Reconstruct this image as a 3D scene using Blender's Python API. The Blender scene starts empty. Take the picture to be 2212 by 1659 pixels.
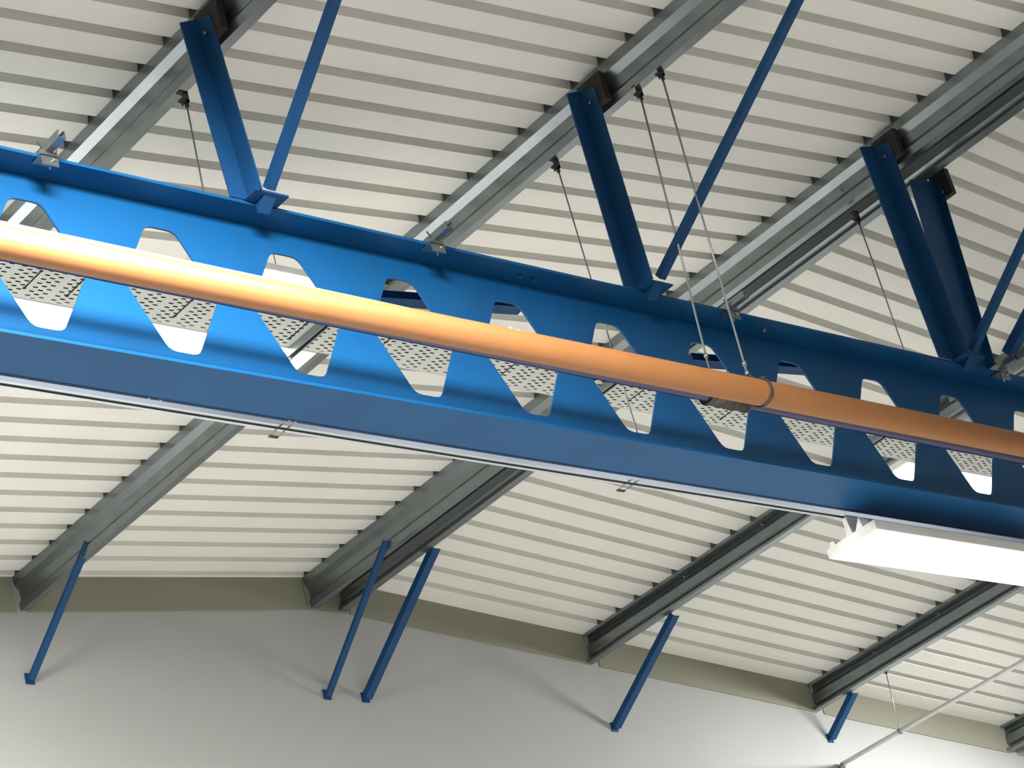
import bpy, bmesh, math, random
from mathutils import Vector, Matrix
random.seed(4)
S = bpy.context.scene
COL = S.collection
H = 1.6                                   # eye height above the floor; all coordinates below are metres relative to the eye

# ------------------------------------------------------------------ camera
cd = bpy.data.cameras.new('camera'); cam = bpy.data.objects.new('camera', cd); COL.objects.link(cam)
cd.sensor_width = 36.0; cd.lens = 5657.7 / 2212 * 36.0; cd.clip_start = 0.05; cd.clip_end = 200
RX = (0.7448724, -0.62454261, -0.23475868)
RY = (0.13782559, 0.48829388, -0.86172687)
RZ = (0.65281637, 0.60952081, 0.44979458)
cam.matrix_world = Matrix(((RX[0], -RY[0], -RZ[0], 0), (RX[1], -RY[1], -RZ[1], 0), (RX[2], -RY[2], -RZ[2], H), (0, 0, 0, 1)))
S.camera = cam

# ------------------------------------------------------------------ light
w = bpy.data.worlds.new('world'); S.world = w; w.use_nodes = True
w.node_tree.nodes['Background'].inputs[0].default_value = (0.93, 0.97, 1.0, 1)
w.node_tree.nodes['Background'].inputs[1].default_value = 0.16
S.view_settings.view_transform = 'Standard'; S.view_settings.look = 'None'
S.view_settings.gamma = 1; S.view_settings.use_curve_mapping = False
S.view_settings.exposure = 0.28

def area(name, loc, sx, sy, power, color=(1, 0.97, 0.92), rot=(0, 0, 0), spread=180):
    l = bpy.data.lights.new(name, 'AREA'); l.shape = 'RECTANGLE'; l.size = sx; l.size_y = sy
    l.energy = power; l.color = color; l.spread = math.radians(spread)
    o = bpy.data.objects.new(name, l); o.location = (loc[0], loc[1], loc[2] + H); o.rotation_euler = rot
    COL.objects.link(o); return o
# unseen hall lights; all but the first added to brighten gable and floor
R = math.radians
area('unseen_hall_light', (5.0, 4.6, 7.95), 2.4, 1.3, 1350, (1, 0.985, 0.96), (R(42), 0, R(-29)), 98)  # high lamp inferred from the beam's shading, tilted onto the web
area('unseen_hall_light', (6.4, 12.2, 8.36), 1.8, 0.8, 620, (1, 0.99, 0.97), (R(20), 0, R(-15)), 170)  # this and the next added to brighten the gable wall downwards
area('unseen_hall_light', (21.9, 12.2, 8.08), 1.8, 0.8, 800, (1, 0.99, 0.97), (R(20), 0, R(30)), 170)
area('unseen_hall_light', (3.2, 13.4, 6.9), 2.0, 0.6, 900, (1, 0.99, 0.97), (R(50), 0, 0), 150)  # added to brighten the lower wall that the purlin facets mirror
for lx in (1.0, 7.0, 13.0, 19.0, 25.0):
    for ly in (-4.0, 1.0, 6.0):
        area('unseen_hall_light', (lx, ly, 4.5), 1.5, 0.4, 70 if lx < 20 else 50)  # added rows whose floor bounce lights the roof sheets
# unseen bright panels behind the camera, added for the lighting rail to reflect
for wx, ww in ((18.0, 9.0), (26.5, 3.0), (31.5, 4.0), (38.0, 5.0)):
    area('rail_reflection_light', (wx, -12.0, 2.9), ww, 2.6, 5.5 * ww * 2.6, (0.92, 0.96, 1.0), (R(90), 0, 0))

# ------------------------------------------------------------------ materials
def srgb(r, g, b):
    f = lambda c: (c / 255 / 12.92) if c / 255 <= 0.04045 else ((c / 255 + 0.055) / 1.055) ** 2.4
    return (f(r), f(g), f(b), 1)

def mat(name, col, rough=0.5, metal=0.0, coat=0.0, var=0.06, scale=3.0, bump=0.0, bscale=60, rvar=0.0, emit=0, spec=0.5):
    m = bpy.data.materials.new(name); m.use_nodes = True
    nt = m.node_tree; b = nt.nodes['Principled BSDF']
    b.inputs['Roughness'].default_value = rough; b.inputs['Metallic'].default_value = metal
    b.inputs['Specular IOR Level'].default_value = spec
    if coat: b.inputs['Coat Weight'].default_value = coat; b.inputs['Coat Roughness'].default_value = 0.12
    tc = nt.nodes.new('ShaderNodeTexCoord')
    n = nt.nodes.new('ShaderNodeTexNoise'); n.inputs['Scale'].default_value = scale; n.inputs['Detail'].default_value = 6
    nt.links.new(tc.outputs['Object'], n.inputs['Vector'])
    mr = nt.nodes.new('ShaderNodeMapRange'); mr.inputs[1].default_value = 0.3; mr.inputs[2].default_value = 0.7
    mr.inputs[3].default_value = 1 - var; mr.inputs[4].default_value = 1 + var
    nt.links.new(n.outputs[0], mr.inputs[0])
    mx = nt.nodes.new('ShaderNodeVectorMath'); mx.operation = 'SCALE'; mx.inputs[0].default_value = col[:3]
    nt.links.new(mr.outputs[0], mx.inputs['Scale']); nt.links.new(mx.outputs[0], b.inputs['Base Color'])
    if rvar:
        m2 = nt.nodes.new('ShaderNodeMapRange'); m2.inputs[1].default_value = 0.3; m2.inputs[2].default_value = 0.7
        m2.inputs[3].default_value = rough - rvar; m2.inputs[4].default_value = rough + rvar
        nt.links.new(n.outputs[0], m2.inputs[0]); nt.links.new(m2.outputs[0], b.inputs['Roughness'])
    if bump:
        n2 = nt.nodes.new('ShaderNodeTexNoise'); n2.inputs['Scale'].default_value = bscale
        nt.links.new(tc.outputs['Object'], n2.inputs['Vector'])
        bp = nt.nodes.new('ShaderNodeBump'); bp.inputs['Strength'].default_value = bump; bp.inputs['Distance'].default_value = 0.002
        nt.links.new(n2.outputs[0], bp.inputs['Height']); nt.links.new(bp.outputs[0], b.inputs['Normal'])
    if emit:
        b.inputs['Emission Color'].default_value = (1, 0.965, 0.90, 1); b.inputs['Emission Strength'].default_value = emit
    return m

M_BLUE = mat('blue_steel_paint', srgb(10, 72, 118), 0.46, 0, 0.0, 0.07, 2.2, 0.12, 90, spec=0.25)
M_BLUED = mat('blue_brace_paint', srgb(14, 62, 104), 0.5, 0, 0.0, 0.10, 5, 0.15, 90, spec=0.25)
M_DECK = mat('white_roof_sheet', srgb(222, 221, 215), 0.62, 0, 0, 0.03, 1.2)
M_WALL = mat('white_wall_panel', srgb(164, 165, 163), 0.75, 0, 0, 0.02, 0.8, 0.05, 120)
M_TRIM = mat('cream_closure_panel', srgb(132, 132, 116), 0.75, 0, 0, 0.03, 1.5)
M_GALV = mat('galvanised_steel', srgb(138, 145, 147), 0.3, 0.9, 0, 0.07, 5, 0.04, 25)
M_ROD = mat('zinc_rod', srgb(170, 172, 168), 0.35, 0.9, 0, 0.05, 20)
M_DARK = mat('blackened_iron', srgb(58, 54, 48), 0.6, 0.3, 0, 0.1, 30)
M_RUBBER = mat('dark_rubber', srgb(34, 34, 32), 0.8)
M_CAVITY = mat('rib_filler_foam', srgb(70, 72, 66), 0.9)
M_ORANGE = mat('ochre_pipe_paint', srgb(138, 90, 48), 0.55, 0, 0.0, 0.04, 6, 0.05, 80)
M_NAVY = mat('navy_pipe_lacquer', srgb(26, 29, 74), 0.3, 0.0, 0.2, 0.04, 5)
M_SILVER = mat('bright_rail_metal', srgb(215, 222, 232), 0.16, 0.95, 0, 0.03, 6)
M_HOUSE = mat('lamp_housing_white', srgb(226, 226, 222), 0.5)
M_GLOW = mat('lamp_diffuser', (0.9, 0.9, 0.88, 1), 0.5, emit=9.0)
M_FLOOR = mat('pale_concrete_floor', srgb(188, 186, 180), 0.6, 0, 0, 0.05, 0.5)
M_TIE = mat('white_nylon', srgb(235, 232, 226), 0.5)
M_COND = mat('pale_conduit', srgb(206, 208, 204), 0.4, 0.3, 0, 0.03, 6)
M_PALE = mat('pale_grey_pipe', srgb(214, 216, 220), 0.3, 0.0, 0.2, 0.03, 6)
M_SLOT = mat('slot_shadow', srgb(30, 30, 28), 0.9)

def tray_mat():
    m = mat('perforated_zinc_tray', srgb(188, 190, 184), 0.5, 0.2, 0, 0.04, 3)
    nt = m.node_tree; b = nt.nodes['Principled BSDF']; L = nt.links
    tc = nt.nodes.new('ShaderNodeTexCoord'); sp = nt.nodes.new('ShaderNodeSeparateXYZ'); L.new(tc.outputs['Object'], sp.inputs[0])
    def mth(op, a, bv=None, c=None):
        n = nt.nodes.new('ShaderNodeMath'); n.operation = op
        for i, v in enumerate((a, bv, c)):
            if v is None: continue
            if isinstance(v, (int, float)): n.inputs[i].default_value = v
            else: L.new(v, n.inputs[i])
        return n.outputs[0]
    X, Y = sp.outputs[0], sp.outputs[1]
    gx = mth('MULTIPLY', mth('FRACT', mth('DIVIDE', X, 0.1605)), 0.1605)
    tot = None
    for cx, off in ((0.025, 0.0), (0.067, 0.5), (0.109, 0.0)):
        dx = mth('ABSOLUTE', mth('SUBTRACT', gx, cx))
        fy = mth('FRACT', mth('ADD', mth('DIVIDE', Y, 0.041), off))
        dy = mth('ABSOLUTE', mth('MULTIPLY', mth('SUBTRACT', fy, 0.5), 0.041))
        ddx = mth('MAXIMUM', mth('SUBTRACT', dx, 0.0105), 0.0)
        r = mth('SQRT', mth('ADD', mth('MULTIPLY', ddx, ddx), mth('MULTIPLY', dy, dy)))
        h = mth('LESS_THAN', r, 0.0056)
        tot = h if tot is None else mth('MAXIMUM', tot, h)
    tot = mth('MULTIPLY', tot, mth('LESS_THAN', mth('ABSOLUTE', Y), 0.165))
    tr = nt.nodes.new('ShaderNodeBsdfTransparent'); mx = nt.nodes.new('ShaderNodeMixShader')
    out = nt.nodes['Material Output']
    L.new(tot, mx.inputs[0]); L.new(b.outputs[0], mx.inputs[1]); L.new(tr.outputs[0], mx.inputs[2]); L.new(mx.outputs[0], out.inputs[0])
    return m
M_TRAY = tray_mat()

# ------------------------------------------------------------------ mesh helpers (bmesh in eye-relative coordinates)
def box(bm, x0, x1, y0, y1, z0, z1):
    v = [bm.verts.new(p) for p in ((x0, y0, z0), (x1, y0, z0), (x1, y1, z0), (x0, y1, z0), (x0, y0, z1), (x1, y0, z1), (x1, y1, z1), (x0, y1, z1))]
    for f in ((0, 3, 2, 1), (4, 5, 6, 7), (0, 1, 5, 4), (1, 2, 6, 5), (2, 3, 7, 6), (3, 0, 4, 7)): bm.faces.new([v[i] for i in f])
    return v
def frame(a, b, up=(0, 0, 1)):
    a = Vector(a); b = Vector(b); d = (b - a); L = d.length; d.normalize()
    u = Vector(up)
    if abs(u.dot(d)) > 0.98: u = Vector((1, 0, 0))
    s = d.cross(u).normalized(); t = s.cross(d).normalized()
    return a, b, d, s, t, L
def tube(bm, a, b, r, n=14, cap=True, r2=None):
    a, b, d, s, t, L = frame(a, b); r2 = r if r2 is None else r2
    A = [bm.verts.new(a + r * (math.cos(k * 2 * math.pi / n) * s + math.sin(k * 2 * math.pi / n) * t)) for k in range(n)]
    Bv = [bm.verts.new(b + r2 * (math.cos(k * 2 * math.pi / n) * s + math.sin(k * 2 * math.pi / n) * t)) for k in range(n)]
    for k in range(n):
        f = bm.faces.new((A[k], Bv[k], Bv[(k + 1) % n], A[(k + 1) % n])); f.smooth = True
    if cap: bm.faces.new(A); bm.faces.new(Bv[::-1])
def offset_path(pts, t):
    """closed outline of thickness t around an open 2D path"""
    n = len(pts); L = []; R = []
    for i, p in enumerate(pts):
        p = Vector(p)
        ds = []
        if i > 0: ds.append((p - Vector(pts[i - 1])).normalized())
        if i < n - 1: ds.append((Vector(pts[i + 1]) - p).normalized())
        nn = [Vector((-d.y, d.x)) for d in ds]
        m = nn[0] if len(nn) == 1 else (nn[0] + nn[1]) / max(0.4, 1 + nn[0].dot(nn[1]))
        L.append(p + m * t / 2); R.append(p - m * t / 2)
    return L + R[::-1]
def extrude(bm, outline, fn, a, b):
    """outline: 2D points; fn(u,v,w)->3D ; skin between w=a and w=b. Outline from offset_path is capped as quads"""
    n = len(outline)
    A = [bm.verts.new(fn(p[0], p[1], a)) for p in outline]; Bv = [bm.verts.new(fn(p[0], p[1], b)) for p in outline]
    for k in range(n): bm.faces.new((A[k], A[(k + 1) % n], Bv[(k + 1) % n], Bv[k]))
    h = n // 2
    for k in range(h - 1):
        for V, fl in ((A, 1), (Bv, 0)):
            q = [V[k], V[k + 1], V[n - 2 - k], V[n - 1 - k]]
            bm.faces.new(q[::-1] if fl else q)
def angle_bar(bm, a, b, w1, w2, t, up, flip=1):
    """L section from a to b: leg w1 along s, leg w2 along t"""
    a, b, d, s, tt, L = frame(a, b, up)
    out = [(0, 0), (w1, 0), (w1, t), (t, t), (t, w2), (0, w2)]
    A = [bm.verts.new(a + s * flip * p[0] + tt * p[1]) for p in out]; Bv = [bm.verts.new(b + s * flip * p[0] + tt * p[1]) for p in out]
    for k in range(6): bm.faces.new((A[k], A[(k + 1) % 6], Bv[(k + 1) % 6], Bv[k]))
    for V in (A, Bv):
        bm.faces.new((V[0], V[1], V[2], V[3])); bm.faces.new((V[0], V[3], V[4], V[5]))

def ext(p, q, f): return tuple(a + (b - a) * f for a, b in zip(p, q))
class T:
    """a thing: an Empty at its base that parents its parts"""
    def __init__(s, name, label, cat, loc, group=None):
        s.loc = Vector(loc); o = bpy.data.objects.new(name, None); COL.objects.link(o); s.o = o
        o.location = (loc[0], loc[1], loc[2] + H); o.empty_display_size = 0.1
        o['label'] = label; o['category'] = cat
        if group: o['group'] = group
def part(name, bm, m, parent=None, label=None, cat=None, group=None, kind=None, origin=None, bev=0.0):
    """one mesh object. parent: T or (object, origin)"""
    if parent is not None:
        if isinstance(parent, T): po, org = parent.o, parent.loc
        else: po, org = parent, Vector(parent['_org'])
    else: po, org = None, Vector(origin if origin else (0, 0, 0))
    bmesh.ops.recalc_face_normals(bm, faces=bm.faces[:])
    if parent is None and origin is None and bm.verts:
        xs = [v.co for v in bm.verts]
        org = Vector((sum(c.x for c in xs) / len(xs), sum(c.y for c in xs) / len(xs), min(c.z for c in xs)))
    for v in bm.verts: v.co = v.co - org
    me = bpy.data.meshes.new(name); bm.to_mesh(me); bm.free()
    me.materials.append(m)
    o = bpy.data.objects.new(name, me); COL.objects.link(o)
    if po is not None: o.parent = po
    else: o.location = (org.x, org.y, org.z + H)
    if bev:
        md = o.modifiers.new('bevel', 'BEVEL'); md.width = bev; md.segments = 2; md.limit_method = 'ANGLE'
    if label: o['label'] = label
    if cat: o['category'] = cat
    if group: o['group'] = group
    if kind: o['kind'] = kind
    o['_org'] = tuple(org)
    return o
NB = bmesh.new

# ------------------------------------------------------------------ survey numbers
XR = 14.07; ZR = 9.33; SL = 0.0985; YW = 16.0      # ridge x, underside height at the ridge, slope, gable wall
def zroof(x): return ZR - SL * abs(x - XR)
PITCH = 0.2675; PHL = 0.135; PHR = 0.208; OPEN = 0.082; TOPW = 0.062; RD = 0.085; RT = 0.0012

# ------------------------------------------------------------------ room shell
def deck():
    bm = NB(); y0, y1 = -6.0, YW + 0.05
    for xa, xb, ph in ((-3.0, XR, PHL), (XR, 31.0, PHR)):
        prof = [(y0, 0)]; k = math.floor((y0 - ph) / PITCH)
        while True:
            c = ph + k * PITCH
            if c + OPEN > y1: break
            if c - OPEN > y0:
                prof += [(c - OPEN / 2, 0), (c - TOPW / 2, RD), (c + TOPW / 2, RD), (c + OPEN / 2, 0)]
            k += 1
        prof.append((y1, 0))
        rows = [[bm.verts.new((x, y, zroof(x) + dz)) for y, dz in prof] for x in (xa, xb)]
        a, b = rows
        for i in range(len(prof) - 1): bm.faces.new((a[i], a[i + 1], b[i + 1], b[i]))
        top = [[bm.verts.new((x, y, zroof(x) + 0.12)) for y in (y0, y1)] for x in (xa, xb)]     # outer skin of the roof
        a, b = top
        bm.faces.new((a[0], b[0], b[1], a[1]))
    part('ceiling', bm, M_DECK, kind='structure', label='white ribbed steel roof sheeting on both slopes', origin=(XR, 5, 9))
    bm = NB(); z = ZR - 0.009                        # folded ridge flashing between the two ridge purlins
    v = [[bm.verts.new((x, y, zroof(x) - dz)) for x, dz in ((XR - 0.15, 0.002), (XR, 0.002), (XR + 0.12, 0.002), (XR + 0.12, 0.004), (XR, 0.004), (XR - 0.15, 0.004))] for y in (-6, YW - 0.03)]
    for k in range(6): bm.faces.new((v[0][k], v[0][(k + 1) % 6], v[1][(k + 1) % 6], v[1][k]))
    part('trim_9', bm, M_DECK, kind='structure')
deck()
bm = NB(); box(bm, -3, 31, YW, YW + 0.25, -H, 9.45)
part('wall_back', bm, M_WALL, kind='structure', origin=(XR, YW, -H), label='white gable wall under the roof')
bm = NB(); box(bm, -8, 36, -14, YW + 0.25, -H - 0.1, -H)
part('floor', bm, M_FLOOR, kind='structure', origin=(XR, 2, -H - 0.1))

def zfl(x):                                          # lower edge of the closure strip along the gable
    return 9.015 - 0.0985 * max(0, abs(x - XR) - 0.0)
def closure(x0, x1):
    bm = NB(); out = []
    for x in (x0, x1):
        out.append([bm.verts.new((x, y, z)) for y, z in ((YW - 0.012, zfl(x)), (YW + 0.01, zfl(x)), (YW + 0.01, zroof(x)), (YW - 0.012, zroof(x)))])
    A, Bv = out
    for k in range(4): bm.faces.new((A[k], A[(k + 1) % 4], Bv[(k + 1) % 4], Bv[k]))
    bm.faces.new(A); bm.faces.new(Bv)
    return bm
segs = [(-3, 7.87), (7.99, 10.88), (10.99, 13.85), (14.33, 17.17), (17.28, 20.24), (20.35, 23.28), (23.39, 31)]
for i, (a, b) in enumerate(segs):
    part('trim_%d' % (i + 1), closure(a, b), M_TRIM, kind='structure')
bm = closure(13.86, 14.32)
part('trim_8', bm, M_TRIM, kind='structure')

# ------------------------------------------------------------------ roof purlins (sigma section, running to the gable)
SIG = [(0.068, -0.028), (0.068, 0.0), (0.0, 0.0), (0.0, -0.067), (0.032, -0.118), (0.032, -0.198), (0.0, -0.234), (0.0, -0.292), (0.070, -0.292), (0.070, -0.268)]
PD = 0.292
def purlin_pt(px, side):
    # local (u, v) -> world x, z ; left-slope purlins tilt with the slope, their web on the left; right-slope ones mirrored
    s = SL if side < 0 else -SL
    c = 1 / math.sqrt(1 + s * s)
    zt = zroof(px) - 0.006
    return lambda u, v: (px + c * u - s * c * v * 1.0, zt + s * c * u + c * v)
def purlin(px, side, y0, label, bolts, group, sleeves=()):
    P = purlin_pt(px, side)
    t = T('roof_purlin', label, 'purlin', (px, YW, zroof(px) - PD), group)
    pts = SIG if side < 0 else [(0.07 - u, v) for u, v in SIG]
    bm = NB(); extrude(bm, offset_path(pts, 0.004), lambda u, v, w: (P(u, v)[0], w, P(u, v)[1]), y0, YW - 0.004)
    sec = part('sigma_section', bm, M_GALV, t)
    for y in sleeves:
        bm = NB()
        sp = [(u * 0.9 + (0.006 if side < 0 else -0.006) + (0 if side < 0 else 0.007), v * 0.975 - 0.004) for u, v in pts[1:-1]]
        extrude(bm, offset_path(sp, 0.003), lambda u, v, w: (P(u, v)[0], w, P(u, v)[1]), y - 0.35, y + 0.35)
        part('joint_sleeve', bm, M_GALV, t)
    for y, u, v in bolts:
        x, z = P(u, v); x2, z2 = P(u - 0.014, v)
        bm = NB(); tube(bm, (x, y, z), (x2, y, z2), 0.012, 6); tube(bm, (x2, y, z2), (x2 - 0.01, y, z2), 0.006, 8)
        part('bolt', bm, M_ROD, t)
    return t
PG = 'galvanised roof purlins'
XA, XB, XC, XC2, X3, X4, X5 = 7.89, 10.895, 13.865, 14.235, 17.15, 20.22, 23.24
YP0 = 2.0
PUR = []
PUR += [purlin(XA, -1, YP0, 'galvanised roof purlin nearest the top left corner, behind the leftmost blue post', [], PG)]
PUR += [purlin(XB, -1, YP0, 'galvanised roof purlin crossing behind the middle blue post and ending lowest left on the gable', [], PG)]
PUR += [purlin(XC, -1, YP0, 'left purlin of the close pair running along the ridge', [(9.35, 0.03, -0.16)], PG)]
purlin(XC2, 1, YP0, 'right purlin of the close ridge pair, its dark open side facing left', [], PG)
PUR += [purlin(X3, 1, YP0, 'galvanised purlin ending on the gable left of the lamp, first one right of the ridge', [(14.6, 0.066, -0.05), (14.6, 0.066, -0.10), (13.55, 0.066, -0.05), (12.6, 0.066, -0.05)], PG)]
PUR += [purlin(X4, 1, YP0, 'galvanised purlin passing behind the glowing lamp, with the hanging conduit rod', [(15.1, 0.066, -0.05), (14.2, 0.066, -0.05), (13.2, 0.066, -0.05)], PG)]
PUR += [purlin(X5, 1, YP0, 'short visible stub of purlin at the bottom right corner', [], PG)]

# dark foam fillers closing the sheet ribs over each purlin, one object per rib
def ribys(a, b, ph):
    k = math.ceil((a - ph) / PITCH); r = []
    while ph + k * PITCH < b: r.append(ph + k * PITCH); k += 1
    return r
def fillers(T_, px, ya):
    src = None; ph = PHL if px < XR else PHR
    for y in ribys(ya, YW - 0.06, ph):
        if src is None:
            bm = NB(); v = []
            for x in (px + 0.002, px + 0.05):
                z = zroof(x)
                v.append([bm.verts.new((x, yy, z + dz)) for yy, dz in ((y - OPEN / 2 + .002, -.003), (y - TOPW / 2 + .002, RD - .004), (y + TOPW / 2 - .002, RD - .004), (y + OPEN / 2 - .002, -.003))])
            A, Bv = v
            for k in range(4): bm.faces.new((A[k], A[(k + 1) % 4], Bv[(k + 1) % 4], Bv[k]))
            bm.faces.new(A); bm.faces.new(Bv)
            src = part('rib_filler', bm, M_CAVITY, T_); ys = y
        else:
            o = src.copy(); COL.objects.link(o); o.parent = T_.o; o.location = (0, y - ys, 0)
for t_, px, ya in zip(PUR, (XA, XB, XC, X3, X4, X5), (8.0, 6.0, 5.5, 6.5, 9.5, 13.0)): fillers(t_, px, ya)

# ------------------------------------------------------------------ castellated beam
BX0, BX1 = -2.6, 29.0; YF0, YF1 = 8.90, 9.236; YC = 9.07; ZT = 7.420; ZB = 6.326; TF = 0.018
def castellated():
    t = T('castellated_beam', 'large blue castellated steel beam with hexagonal web openings crossing the whole view', 'steel beam', (XR, YC, ZB))
    bm = NB(); box(bm, BX0, BX1, YF0, YF1, ZT, ZT + TF); part('top_flange', bm, M_BLUE, t)
    bm = NB(); box(bm, BX0, BX1, YF0, YF1, ZB, ZB + TF); part('bottom_flange', bm, M_BLUE, t)
    bm = NB(); z0, z1 = ZB + TF, ZT
    hc = 6.885; hh = 0.378; fw = 0.092; mw = 0.295; pitch = 0.808; x0 = 7.425
    loops = []
    rect = [(BX0, z0), (BX1, z0), (BX1, z1), (BX0, z1)]
    loops.append(rect)
    k = math.ceil((BX0 + 0.4 - x0) / pitch)
    while x0 + k * pitch < BX1 - 0.4:
        c = x0 + k * pitch; k += 1
        hexp = [(-fw, hh), (fw, hh), (mw, 0), (fw, -hh), (-fw, -hh), (-mw, 0)]
        lp = []
        for i in range(6):
            p = Vector(hexp[i]); a = Vector(hexp[i - 1]); b = Vector(hexp[(i + 1) % 6])
            r = 0.045 if abs(p.y) > 0.1 else 0.0
            if r:
                pa = p + (a - p).normalized() * r; pb = p + (b - p).normalized() * r
                for q in (0, .33, .67, 1):
                    lp.append(pa * (1 - q) ** 2 + p * 2 * q * (1 - q) + pb * q * q)
            else: lp.append(p)
        loops.append([(c + p.x, hc + p.y) for p in lp])
    es = []; tw = 0.006
    for lp in loops:
        vs = [bm.verts.new((x, YC - tw, z)) for x, z in lp]
        for i in range(len(vs)): es.append(bm.edges.new((vs[i], vs[(i + 1) % len(vs)])))
    bmesh.ops.triangle_fill(bm, use_beauty=True, use_dissolve=False, edges=es)
    fs = bm.faces[:]
    r = bmesh.ops.extrude_face_region(bm, geom=fs)
    bmesh.ops.translate(bm, verts=[v for v in r['geom'] if isinstance(v, bmesh.types.BMVert)], vec=(0, 2 * tw, 0))
    part('web_plate', bm, M_BLUE, t)
    for bx in (9.93, 10.04, 12.02):
        bm = NB(); tube(bm, (bx, 8.985, ZT), (bx, 8.985, ZT - 0.012), 0.014, 6); tube(bm, (bx, 8.985, ZT - .012), (bx, 8.985, ZT - 0.026), 0.007, 10)
        part('flange_bolt', bm, M_ROD if bx > 12 else M_BLUED, t)
castellated()

# ------------------------------------------------------------------ blue posts from the beam up to the purlins
def post(px, xb, w1, w2, label, y=8.89, ztop=None, plate=True, group='blue posts carrying the beam from the purlins'):
    """angle post: corner at (px, y), one leg to the left, one leg towards the hall; xb is the corner's x at the foot"""
    zt = (zroof(px) - 0.10) if ztop is None else ztop
    zb = ZT + TF + 0.001
    t = T('hanger_post', label, 'steel post', (xb, y, zb), group)
    bm = NB(); th = 0.010
    out = [(-w1, 0), (0, 0), (0, -w2), (th, -w2), (th, th), (-w1, th)]
    lift = [-0.05, 0.0, -0.05, -0.05, 0.0, -0.05]
    A = [bm.verts.new((xb + x, y + yy, zb)) for x, yy in out]
    Bv = [bm.verts.new((px + x, y + yy, zt + l)) for (x, yy), l in zip(out, lift)]
    for k in range(6): bm.faces.new((A[k], A[(k + 1) % 6], Bv[(k + 1) % 6], Bv[k]))
    for V in (A, Bv): bm.faces.new((V[0], V[1], V[4], V[5])); bm.faces.new((V[1], V[2], V[3], V[4]))
    part('angle_section', bm, M_BLUED, t)
    bm = NB(); box(bm, px + th + 0.001, px + 0.058, y - w2 - 0.06, y + 0.03, zt - 0.17, zt + 0.04)
    part('cleat_plate', bm, M_RUBBER, t, label='dark cleat block between post and purlin web')
    bm = NB(); tube(bm, (px, y - 0.055, zt - 0.13), (px - 0.016, y - 0.055, zt - 0.13), 0.013, 6)
    part('bolt', bm, M_GALV, t)
    if not plate: return t
    bm = NB(); box(bm, xb - 0.02, xb + 0.20, y - 0.10, y + 0.10, ZT + TF, ZT + TF + 0.010)
    part('foot_plate', bm, M_BLUED, t)
    bm = NB(); gx = xb + 0.09
    v = [[bm.verts.new(p) for p in ((xx, YF0 - 0.09, ZT + TF), (xx, YF0 - 0.004, ZT + TF), (xx, YF0 - 0.004, ZT - 0.045))] for xx in (gx - 0.04, gx + 0.04)]
    for q in v: bm.faces.new(q)
    for k in range(3): bm.faces.new((v[0][k], v[0][(k + 1) % 3], v[1][(k + 1) % 3], v[1][k]))
    part('gusset', bm, M_BLUED, t)
    bm = NB(); box(bm, xb + 0.03, xb + 0.15, y - 0.045, y - 0.015, ZT + TF - 0.002, ZT + TF + 0.0)
    part('weld_strip', bm, M_BLUE, t)
    return t
post(XA - 0.055, 7.915, 0.115, 0.12, 'leftmost blue angle post between beam and top left purlin')
post(XB - 0.06, 10.83, 0.125, 0.12, 'middle blue angle post between beam and purlin')
post(XC - 0.06, 13.85, 0.175, 0.12, 'dark blue post on the left ridge purlin, larger of the two right-hand posts in front')
post(XC2 + 0.14, 14.215, 0.27, 0.06, 'dark blue post on the right ridge purlin, partly hidden behind the front one', y=8.90, ztop=9.04, plate=False)

def diag(p0, p1, label, wd=0.05):
    # thin diagonal from the foot plate on the beam up and towards the hall, in the purlin's vertical plane
    t = T('diagonal_brace', label, 'steel brace', p0, 'thin blue braces rising from the beam')
    bm = NB(); angle_bar(bm, p0, p1, wd, wd, 0.006, (1, 0, 0)); part('brace_bar', bm, M_BLUED, t)
    e = Vector(p1); bm = NB(); box(bm, e.x - 0.02, e.x + 0.03, e.y - 0.06, e.y + 0.04, e.z - 0.02, zroof(e.x) - 0.30)
    part('end_plate', bm, M_BLUED, t)
diag((7.985, 8.80, 7.465), (7.985, 7.60, 8.42), 'thin blue brace beside the leftmost post, leaving the top of the frame', 0.052)
diag((10.935, 8.80, 7.475), (10.935, 6.75, 8.70), 'thin blue brace rising from the middle post foot to the top edge')
diag((13.93, 8.79, 7.465), (13.93, 6.9, 8.80), 'thin blue brace beside the ridge posts, left of the pair at the right edge')
diag((14.34, 8.79, 7.50), (14.34, 7.2, 8.50), 'blue brace cut by the right edge, right one of the pair', 0.075)

# ------------------------------------------------------------------ braces from the gable wall to the purlins
def wall_brace(p0, p1, label, w1, w2):
    t = T('wall_brace', label, 'steel brace', p0, 'blue braces from gable wall to purlins')
    bm = NB(); angle_bar(bm, p0, p1, w1, w2, 0.006, (1, 0, 0)); part('brace_bar', bm, M_BLUED, t)
    bm = NB(); box(bm, p0[0] - 0.012, p0[0] + 0.066, YW - 0.014, YW, p0[2] - 0.02, p0[2] + 0.07)
    part('foot_plate', bm, M_BLUED, t)
wall_brace((10.87, 15.97, 8.10), (10.90, 14.95, 8.80), 'leftmost blue wall brace, alone at the lower left', 0.03, 0.058)
wall_brace((13.83, 15.97, 8.16), (13.84, 14.82, 9.07), 'thin blue wall brace, left one of the ridge pair', 0.03, 0.058)
wall_brace((14.25, 15.97, 8.16), (14.28, 14.72, 9.00), 'thick blue wall brace, right one of the ridge pair', 0.06, 0.08)
wall_brace((17.22, 15.97, 8.05), (17.20, 14.86, 8.69), 'blue wall brace below the first purlin right of the ridge', 0.06, 0.08)
wall_brace((20.29, 15.97, 8.10), (20.27, 15.50, 8.40), 'shortest blue wall brace at the lower right', 0.06, 0.08)

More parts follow.
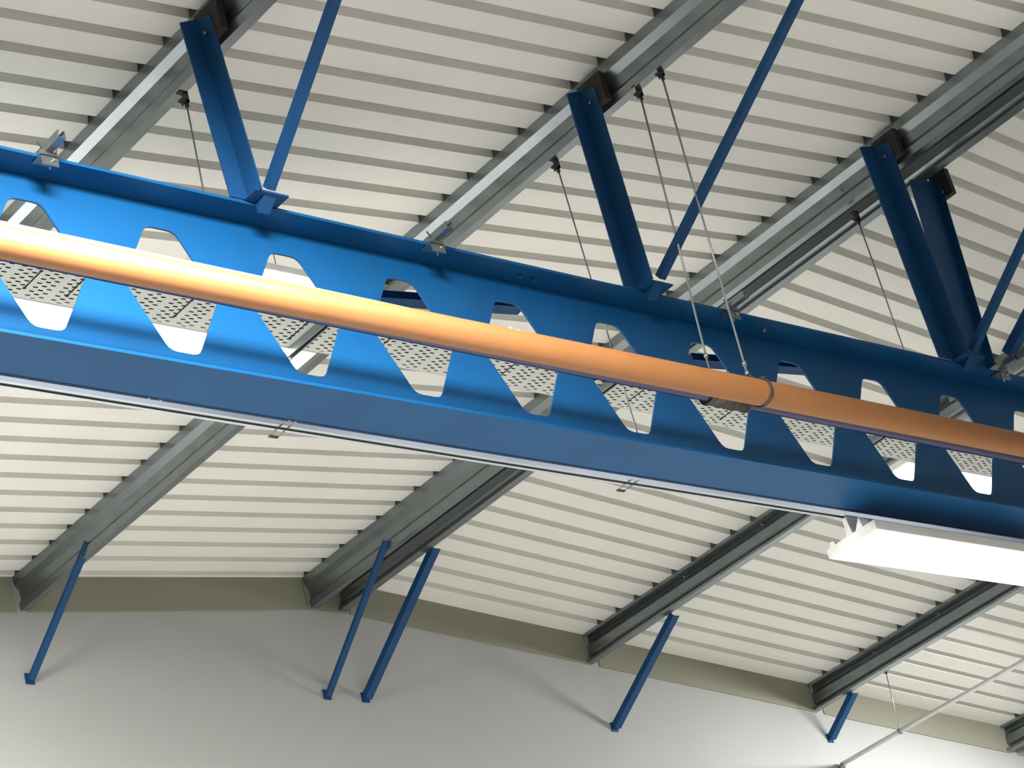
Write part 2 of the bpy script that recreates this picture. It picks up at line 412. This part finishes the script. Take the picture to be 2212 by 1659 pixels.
# ------------------------------------------------------------------ ochre pipe and blue pipe in front of the beam
PX0, PX1 = -2.5, 29.0
OY, OZ, OR = 8.36, 6.432, 0.0775
NY, NZ, NR = 8.60, 6.5200, 0.054        # height taken at the ridge
SY, SZ, SR = 8.64, 6.650, 0.040
bm = NB(); tube(bm, (PX0, OY, OZ), (PX1, OY, OZ), OR, 40)
part('ochre_pipe', bm, M_ORANGE, label='ochre yellow pipe running in front of the blue beam', cat='pipe', origin=(XR, OY, OZ))
bm = NB(); tube(bm, (PX0, NY, NZ + 0.1135), (PX1, NY, NZ - 0.1005), NR, 32)
part('navy_pipe', bm, M_NAVY, label='glossy navy pipe behind and just below the ochre pipe', cat='pipe', origin=(XR, NY, NZ))
bm = NB(); tube(bm, (PX0, SY, SZ + 0.149), (24.0, SY, SZ - 0.090), SR, 32)
part('pale_pipe', bm, M_PALE, label='pale shiny pipe just above and behind the ochre pipe, showing only at the left', cat='pipe', origin=(XR, SY, SZ))

def ring(bm, c, R, r, a0=0, a1=2 * math.pi, n=40, m=10):
    # ring around the X axis
    rows = []
    for i in range(n + 1):
        a = a0 + (a1 - a0) * i / n
        cc = Vector((c[0], c[1] + R * math.cos(a), c[2] + R * math.sin(a)))
        e = Vector((0, math.cos(a), math.sin(a)))
        rows.append([bm.verts.new(cc + r * 1.6 * math.cos(k * 2 * math.pi / m) * Vector((1, 0, 0)) + r * math.sin(k * 2 * math.pi / m) * e) for k in range(m)])
    for a, b in zip(rows[:-1], rows[1:]):
        for k in range(m):
            f = bm.faces.new((a[k], a[(k + 1) % m], b[(k + 1) % m], b[k])); f.smooth = True
def rod_thing(name, label, top, bot, r, cat='hanging rod', group=None, nuts=(), clampdir=1):
    t = T(name, label, cat, bot, group)
    bm = NB(); tube(bm, bot, top, r, 12); part('threaded_rod', bm, M_ROD, t)
    # jaw clamp gripping the purlin's lower flange
    bm = NB(); x, y, z = top
    box(bm, x - 0.045, x + 0.012, y - 0.016, y + 0.016, z - 0.022, z - 0.008)
    box(bm, x - 0.010, x + 0.012, y - 0.016, y + 0.016, z - 0.022, z + 0.05)
    box(bm, x - 0.045, x + 0.012, y - 0.016, y + 0.016, z + 0.036, z + 0.05)
    tube(bm, (x - 0.032, y, z - 0.05), (x - 0.032, y, z - 0.008), 0.006, 8)
    tube(bm, (x, y, z - 0.05), (x, y, z - 0.022), 0.013, 6)
    part('flange_clamp', bm, M_DARK, t)
    for f in nuts:
        p = ext(bot, top, f); p2 = ext(bot, top, f + 0.012)
        bm = NB(); tube(bm, p, p2, r * 2.2, 6); part('nut', bm, M_ROD, t)
    return t
# near rods
t = rod_thing('pipe_hanger', 'pale hanging rod, right of the two, with the ring clamp around the ochre pipe', (10.965, 8.335, 8.70), (10.90, OY, OZ + OR + 0.03), 0.0065, 'pipe hanger', 'pipe hangers', (0.0, 0.03))
bm = NB(); ring(bm, (10.97, OY, OZ), OR + 0.007, 0.0065); part('clamp_ring', bm, M_DARK, t)
bm = NB(); tube(bm, (10.90, OY, OZ + OR + 0.035), (10.96, OY - 0.01, OZ + OR + 0.005), 0.008, 8); tube(bm, (10.985, OY - 0.02, OZ + OR + 0.014), (11.03, OY - 0.03, OZ + OR + 0.02), 0.011, 8)
part('clamp_bolt', bm, M_DARK, t)
t = rod_thing('pipe_hanger', 'pale hanging rod, left of the two, dropping behind the ochre pipe', (10.965, 8.54, 8.69), (10.93, SY, SZ + 0.028 + SR + 0.006), 0.0065, 'pipe hanger', 'pipe hangers', (0.05,))
bm = NB(); ring(bm, (10.93, SY, SZ + 0.028), SR + 0.005, 0.005); part('clamp_ring', bm, M_DARK, t)
t = T('pipe_coupling', 'dark brown ribbed coupling on the navy pipe beside the ring clamp', 'pipe coupling', (10.95, NY, NZ + 0.02))
ct = NZ + 0.029
bm = NB(); tube(bm, (10.80, NY, ct - .01), (11.12, NY, ct - .01), NR + 0.016, 32); part('sleeve', bm, M_DARK, t)
for x in (10.80, 10.90, 11.0, 11.12):
    bm = NB(); ring(bm, (x, NY, ct - .01), NR + 0.016, 0.006); part('rib', bm, M_DARK, t)
# cable ties
for x, z, lab in ((9.05, OZ + OR, 'white cable tie on the ochre pipe halfway along'), (10.72, OZ + OR, 'small pale cable tie on the ochre pipe beside the left rod')):
    bm = NB(); ring(bm, (x, OY, OZ), OR + 0.0005, 0.0009, 0.6, 2.6); box(bm, x - 0.012, x + 0.012, OY - 0.01, OY + 0.014, z, z + 0.02); box(bm, x + .012, x + 0.05, OY, OY + 0.004, z + 0.006, z + 0.012)
    part('cable_tie', bm, M_TIE if x < 10 else M_ORANGE, label=lab, cat='cable tie', group='cable ties on the ochre pipe')

# ------------------------------------------------------------------ lighting rail behind the bottom flange, its hangers
RYF, RYB, RZB, RZT = 9.262, 9.345, 6.313, 6.395
t = T('lighting_rail', 'shiny metal lighting rail running just behind the bottom flange of the beam', 'lighting rail', (XR, RYF, RZB))
bm = NB(); lip = 0.018; th = 0.003
pts = [(RYF + 0.022 + lip, RZB), (RYF + 0.022, RZB), (RYF, RZB + 0.05), (RYF, RZT), (RYB, RZT), (RYB, RZB), (RYB - lip, RZB)]
extrude(bm, offset_path(pts, th), lambda u, v, w_: (w_, u, v), PX0, PX1); part('channel', bm, M_SILVER, t)
bm = NB(); box(bm, PX0, PX1, RYF + 0.024, RYB - 0.006, RZB + 0.012, RZB + 0.018); part('cover_strip', bm, M_TRIM, t)
for x in (7.30, 7.37, 8.19, 8.23):
    bm = NB(); tube(bm, (x, RYF + .012, RZB + 0.028), (x, RYF - 0.004, RZB + 0.022), 0.008, 8); part('screw', bm, M_ROD, t)
RG = 'rods holding the lighting rail'
rod_thing('rail_hanger', 'thin dark rod left of the leftmost blue post', (7.94, 9.24, 8.34), (7.94, 9.30, RZT), 0.005, group=RG)
rod_thing('rail_hanger', 'thin dark rod left of the middle blue post, seen through a beam opening', (10.97, 9.36, 8.68), (10.93, 9.31, RZT), 0.005, group=RG)
rod_thing('rail_hanger', 'thin dark rod left of the ridge posts', (14.0, 9.36, 8.93), (13.93, 9.31, RZT), 0.005, group=RG)
for i, (x, lab) in enumerate(((8.14, 'thin wire clip under the lighting rail, left one'), (10.71, 'thin wire clip under the lighting rail, right one near mid frame'))):
    bm = NB()
    tube(bm, (x, RYF, RZB - .003), (x, RYB + 0.05, RZB - 0.006), 0.0018, 6); tube(bm, (x + 0.055, RYF, RZB - .003), (x + 0.055, RYB + 0.05, RZB - 0.006), 0.0018, 6)
    box(bm, x - 0.004, x + 0.058, RYB + 0.045, RYB + 0.062, RZB - 0.010, RZB - 0.002)
    part('wire_clip', bm, M_ROD if 0 else M_DARK, label=lab, cat='clip', group='wire clips on the lighting rail')

# ------------------------------------------------------------------ strut brackets clamped on the beam's top flange
def bracket(x, label):
    t = T('strut_bracket', label, 'bracket', (x, YF0, ZT + TF), 'strut brackets clamped on the top flange')
    z0 = ZT + TF + 0.004; wdt = 0.041; hgt = 0.041
    bm = NB()
    pts = [(-wdt / 2 + 0.009, hgt), (-wdt / 2, hgt), (-wdt / 2, 0), (wdt / 2, 0), (wdt / 2, hgt), (wdt / 2 - 0.009, hgt)]
    extrude(bm, offset_path(pts, 0.0035), lambda u, v, q: (x + u, q, z0 + v), YF0 - 0.16, YF1 + 0.12); part('strut_channel', bm, M_GALV, t)
    bm = NB(); w2 = 0.055
    outl = [(-w2, 0.052), (-0.030, 0.018), (-0.030, 0.0), (0.040, 0.0), (w2, 0.035)]
    extrude(bm, offset_path(outl, 0.005), lambda u, v, q: (x + u, q, z0 + v - 0.004), YF0 - 0.030, YF0 - 0.022)
    box(bm, x - w2, x + w2 - .01, YF0 - 0.034, YF0 - 0.026, z0 - 0.085, z0)
    box(bm, x - w2, x + w2 - .01, YF0 - 0.034, YF0 + 0.05, ZT - 0.010, ZT - 0.004)
    part('window_clamp', bm, M_GALV, t)
    bm = NB(); tube(bm, (x + 0.015, YF0 - 0.045, ZT - 0.03), (x + 0.012, YF0 - 0.02, ZT - 0.03), 0.006, 8); tube(bm, (x + 0.012, YF0 + 0.0, ZT - 0.06), (x + 0.012, YF0 + 0.0, ZT - 0.004), 0.006, 8)
    part('clamp_bolt', bm, M_ROD, t)
bracket(6.67, 'galvanised strut bracket on the flange at the far left')
bracket(9.21, 'galvanised strut bracket on the flange between left and middle posts')
bracket(11.63, 'galvanised strut bracket behind the two pale rods')
bracket(14.34, 'dark galvanised strut bracket at the right edge below the brace')

# ------------------------------------------------------------------ perforated cable tray behind the beam
TY0, TY1, TZ = 9.44, 9.80, 7.20
t = T('cable_tray', 'perforated grey cable tray seen through the beam openings', 'cable tray', (XR, (TY0 + TY1) / 2, TZ))
bm = NB(); v = [bm.verts.new(p) for p in ((PX0, TY0, TZ), (PX1, TY0, TZ), (PX1, TY1, TZ), (PX0, TY1, TZ))]; bm.faces.new(v)
part('perforated_floor', bm, M_TRAY, t)
for yy in (TY0, TY1):
    bm = NB(); box(bm, PX0, PX1, yy - 0.001, yy + 0.001, TZ, TZ + 0.055); part('side_rail', bm, M_GALV, t)
bm = NB()
for k in range(9):
    yy = TY0 + 0.03 + k * 0.036; r = 0.014
    tube(bm, (PX0, yy, TZ + 0.016), (PX1, yy + random.uniform(-.004, .004), TZ + 0.016), r, 8)
part('cable_bundle', bm, M_RUBBER, t, label='black cables lying in the tray')
# joint slots
for x in (6.98, 7.24, 7.93, 8.72, 9.32, 10.30, 11.40, 12.25, 13.45, 14.4):
    bm = NB(); l = 0.085
    box(bm, x - 0.005, x + 0.005, 9.62 - l, 9.62 + l, TZ - 0.0015, TZ - 0.0005)
    tube(bm, (x, 9.62 - l, TZ - 0.0018), (x, 9.62 - l, TZ - 0.0005), 0.011, 10); tube(bm, (x, 9.62 + l, TZ - 0.0018), (x, 9.62 + l, TZ - 0.0005), 0.011, 10)
    part('long_slot', bm, M_SLOT, t)
for x, lab in ((8.80, 'grey cross strut under the cable tray, seen in the third opening from the left'), (11.08, 'grey cross strut under the cable tray, near the ring clamp'), (13.66, 'grey cross strut under the cable tray at the far right')):
    bm = NB(); pts = [(-0.0205 + .009, -.041), (-0.0205, -.041), (-0.0205, 0), (0.0205, 0), (0.0205, -.041), (0.0205 - .009, -.041)]
    extrude(bm, offset_path(pts, 0.003), lambda u, v, q: (x + u, q, TZ - 0.003 + v), TY0 - 0.03, TY1 + 0.10)
    part('cross_strut', bm, M_GALV, label=lab, cat='strut', group='cross struts under the cable tray')

# ------------------------------------------------------------------ luminaires
def lamp(x0, x1, y0, y1, zb, label, hgt=0.055, fins=False, rods=()):
    t = T('led_luminaire', label, 'luminaire', ((x0 + x1) / 2, (y0 + y1) / 2, zb), 'luminaires')
    bm = NB(); box(bm, x0, x1, y0, y1, zb + 0.003, zb + hgt); part('housing', bm, M_HOUSE, t, bev=0.004)
    bm = NB(); box(bm, x0 + 0.022, x1 - 0.022, y0 + 0.012, y1 - 0.012, zb, zb + 0.006); part('diffuser', bm, M_GLOW, t)
    if fins:
        for yy in (y0 + 0.10, y0 + 0.19):
            bm = NB(); v = [bm.verts.new(p) for p in ((x0, yy, zb + hgt), (x0, yy + 0.06, zb + hgt), (x0, yy + 0.01, zb + hgt + 0.075), (x0 + .09, yy, zb + hgt), (x0 + .09, yy + 0.06, zb + hgt), (x0 + 0.09, yy + 0.01, zb + hgt + 0.075))]
            for f in ((0, 1, 2), (5, 4, 3), (0, 3, 4, 1), (1, 4, 5, 2), (2, 5, 3, 0)): bm.faces.new([v[i] for i in f])
            part('suspension_fin', bm, M_HOUSE, t)
        bm = NB(); box(bm, x0 + 0.06, x1 - 0.03, 9.305, 9.34, zb + hgt, RZB - 0.001); part('rail_adapter', bm, M_HOUSE, t)
        bm = NB(); tube(bm, (x0 - 0.001, y1 - 0.06, zb + 0.075), (x0 + 0.04, y1 - 0.06, zb + 0.075), 0.022, 16); part('cable_gland', bm, M_HOUSE, t)
    for x in rods:
        bm = NB(); tube(bm, (x, (y0 + y1) / 2, zb + hgt), (x, (y0 + y1) / 2, zroof(x) - 0.002), 0.004, 8); part('suspension_rod', bm, M_ROD, t)
lamp(12.60, 14.62, 9.06, 9.49, 6.09, 'glowing white panel lamp below the beam at the right edge', 0.07, True)
lamp(6.2, 8.99, 9.81, 10.22, 7.20, 'glowing lamp behind the cable tray at the left, seen through three openings', 0.05)
lamp(14.25, 15.77, 9.81, 10.22, 7.20, 'glowing lamp behind the cable tray at the far right openings', 0.05)
lamp(8.45, 9.75, 10.02, 10.42, 7.90, 'glowing lamp high behind the beam, seen only in the third opening', 0.05, rods=(9.2,))

# ------------------------------------------------------------------ blue stay bars behind the beam
def stay(p0, p1, wd, label):
    bm = NB(); a, b, d, s, tt, L = frame(p0, p1)
    c = []
    for q in (a, b): c.append([bm.verts.new(q + s * u + tt * v) for u, v in ((-wd / 2, -.025), (wd / 2, -.025), (wd / 2, .025), (-wd / 2, .025))])
    for k in range(4): bm.faces.new((c[0][k], c[0][(k + 1) % 4], c[1][(k + 1) % 4], c[1][k]))
    bm.faces.new(c[0]); bm.faces.new(c[1])
    part('stay_bar', bm, M_BLUED, label=label, cat='steel bar', group='blue stay bars behind the beam')
stay((8.75, 9.41, 7.32), (10.05, 9.157, 7.32), 0.09, 'blue grey stay bar seen through the fourth and fifth openings')
stay((11.62, 9.325, 7.32), (12.62, 9.156, 7.32), 0.09, 'dark blue stay bar seen through the openings right of the rods')

# ------------------------------------------------------------------ conduit hanging by the gable
t = T('conduit', 'thin grey conduit running to the gable at the lower right', 'conduit', (20.33, 15.9, 7.83))
bm = NB(); tube(bm, (20.33, 10.5, 7.825), (20.33, 15.955, 7.825), 0.024, 16); part('tube', bm, M_COND, t)
bm = NB(); tube(bm, (20.33, 15.94, 7.825), (20.33, 15.975, 7.79), 0.032, 14); tube(bm, (20.33, 15.97, 7.80), (20.33, 15.97, 7.2), 0.026, 14); part('elbow', bm, M_GALV, t)
bm = NB()
rows = []
t2 = rod_thing('conduit_hanger', 'thin rod with ring holding the conduit at the lower right', (20.33, 15.07, 8.47), (20.33, 15.13, 7.87), 0.005, 'pipe hanger', None, (0.02,))
bm = NB()
n = 24; m = 8; rows = []
for i in range(n + 1):
    a = 2 * math.pi * i / n; cc = Vector((20.33 + 0.030 * math.cos(a), 15.135, 7.825 + 0.030 * math.sin(a))); e = Vector((math.cos(a), 0, math.sin(a)))
    rows.append([bm.verts.new(cc + 0.009 * math.cos(k * 2 * math.pi / m) * Vector((0, 1, 0)) + 0.004 * math.sin(k * 2 * math.pi / m) * e) for k in range(m)])
for a, b in zip(rows[:-1], rows[1:]):
    for k in range(m): bm.faces.new((a[k], a[(k + 1) % m], b[(k + 1) % m], b[k]))
part('clamp_ring', bm, M_GALV, t2)

for o in bpy.data.objects:
    if '_org' in o: del o['_org']
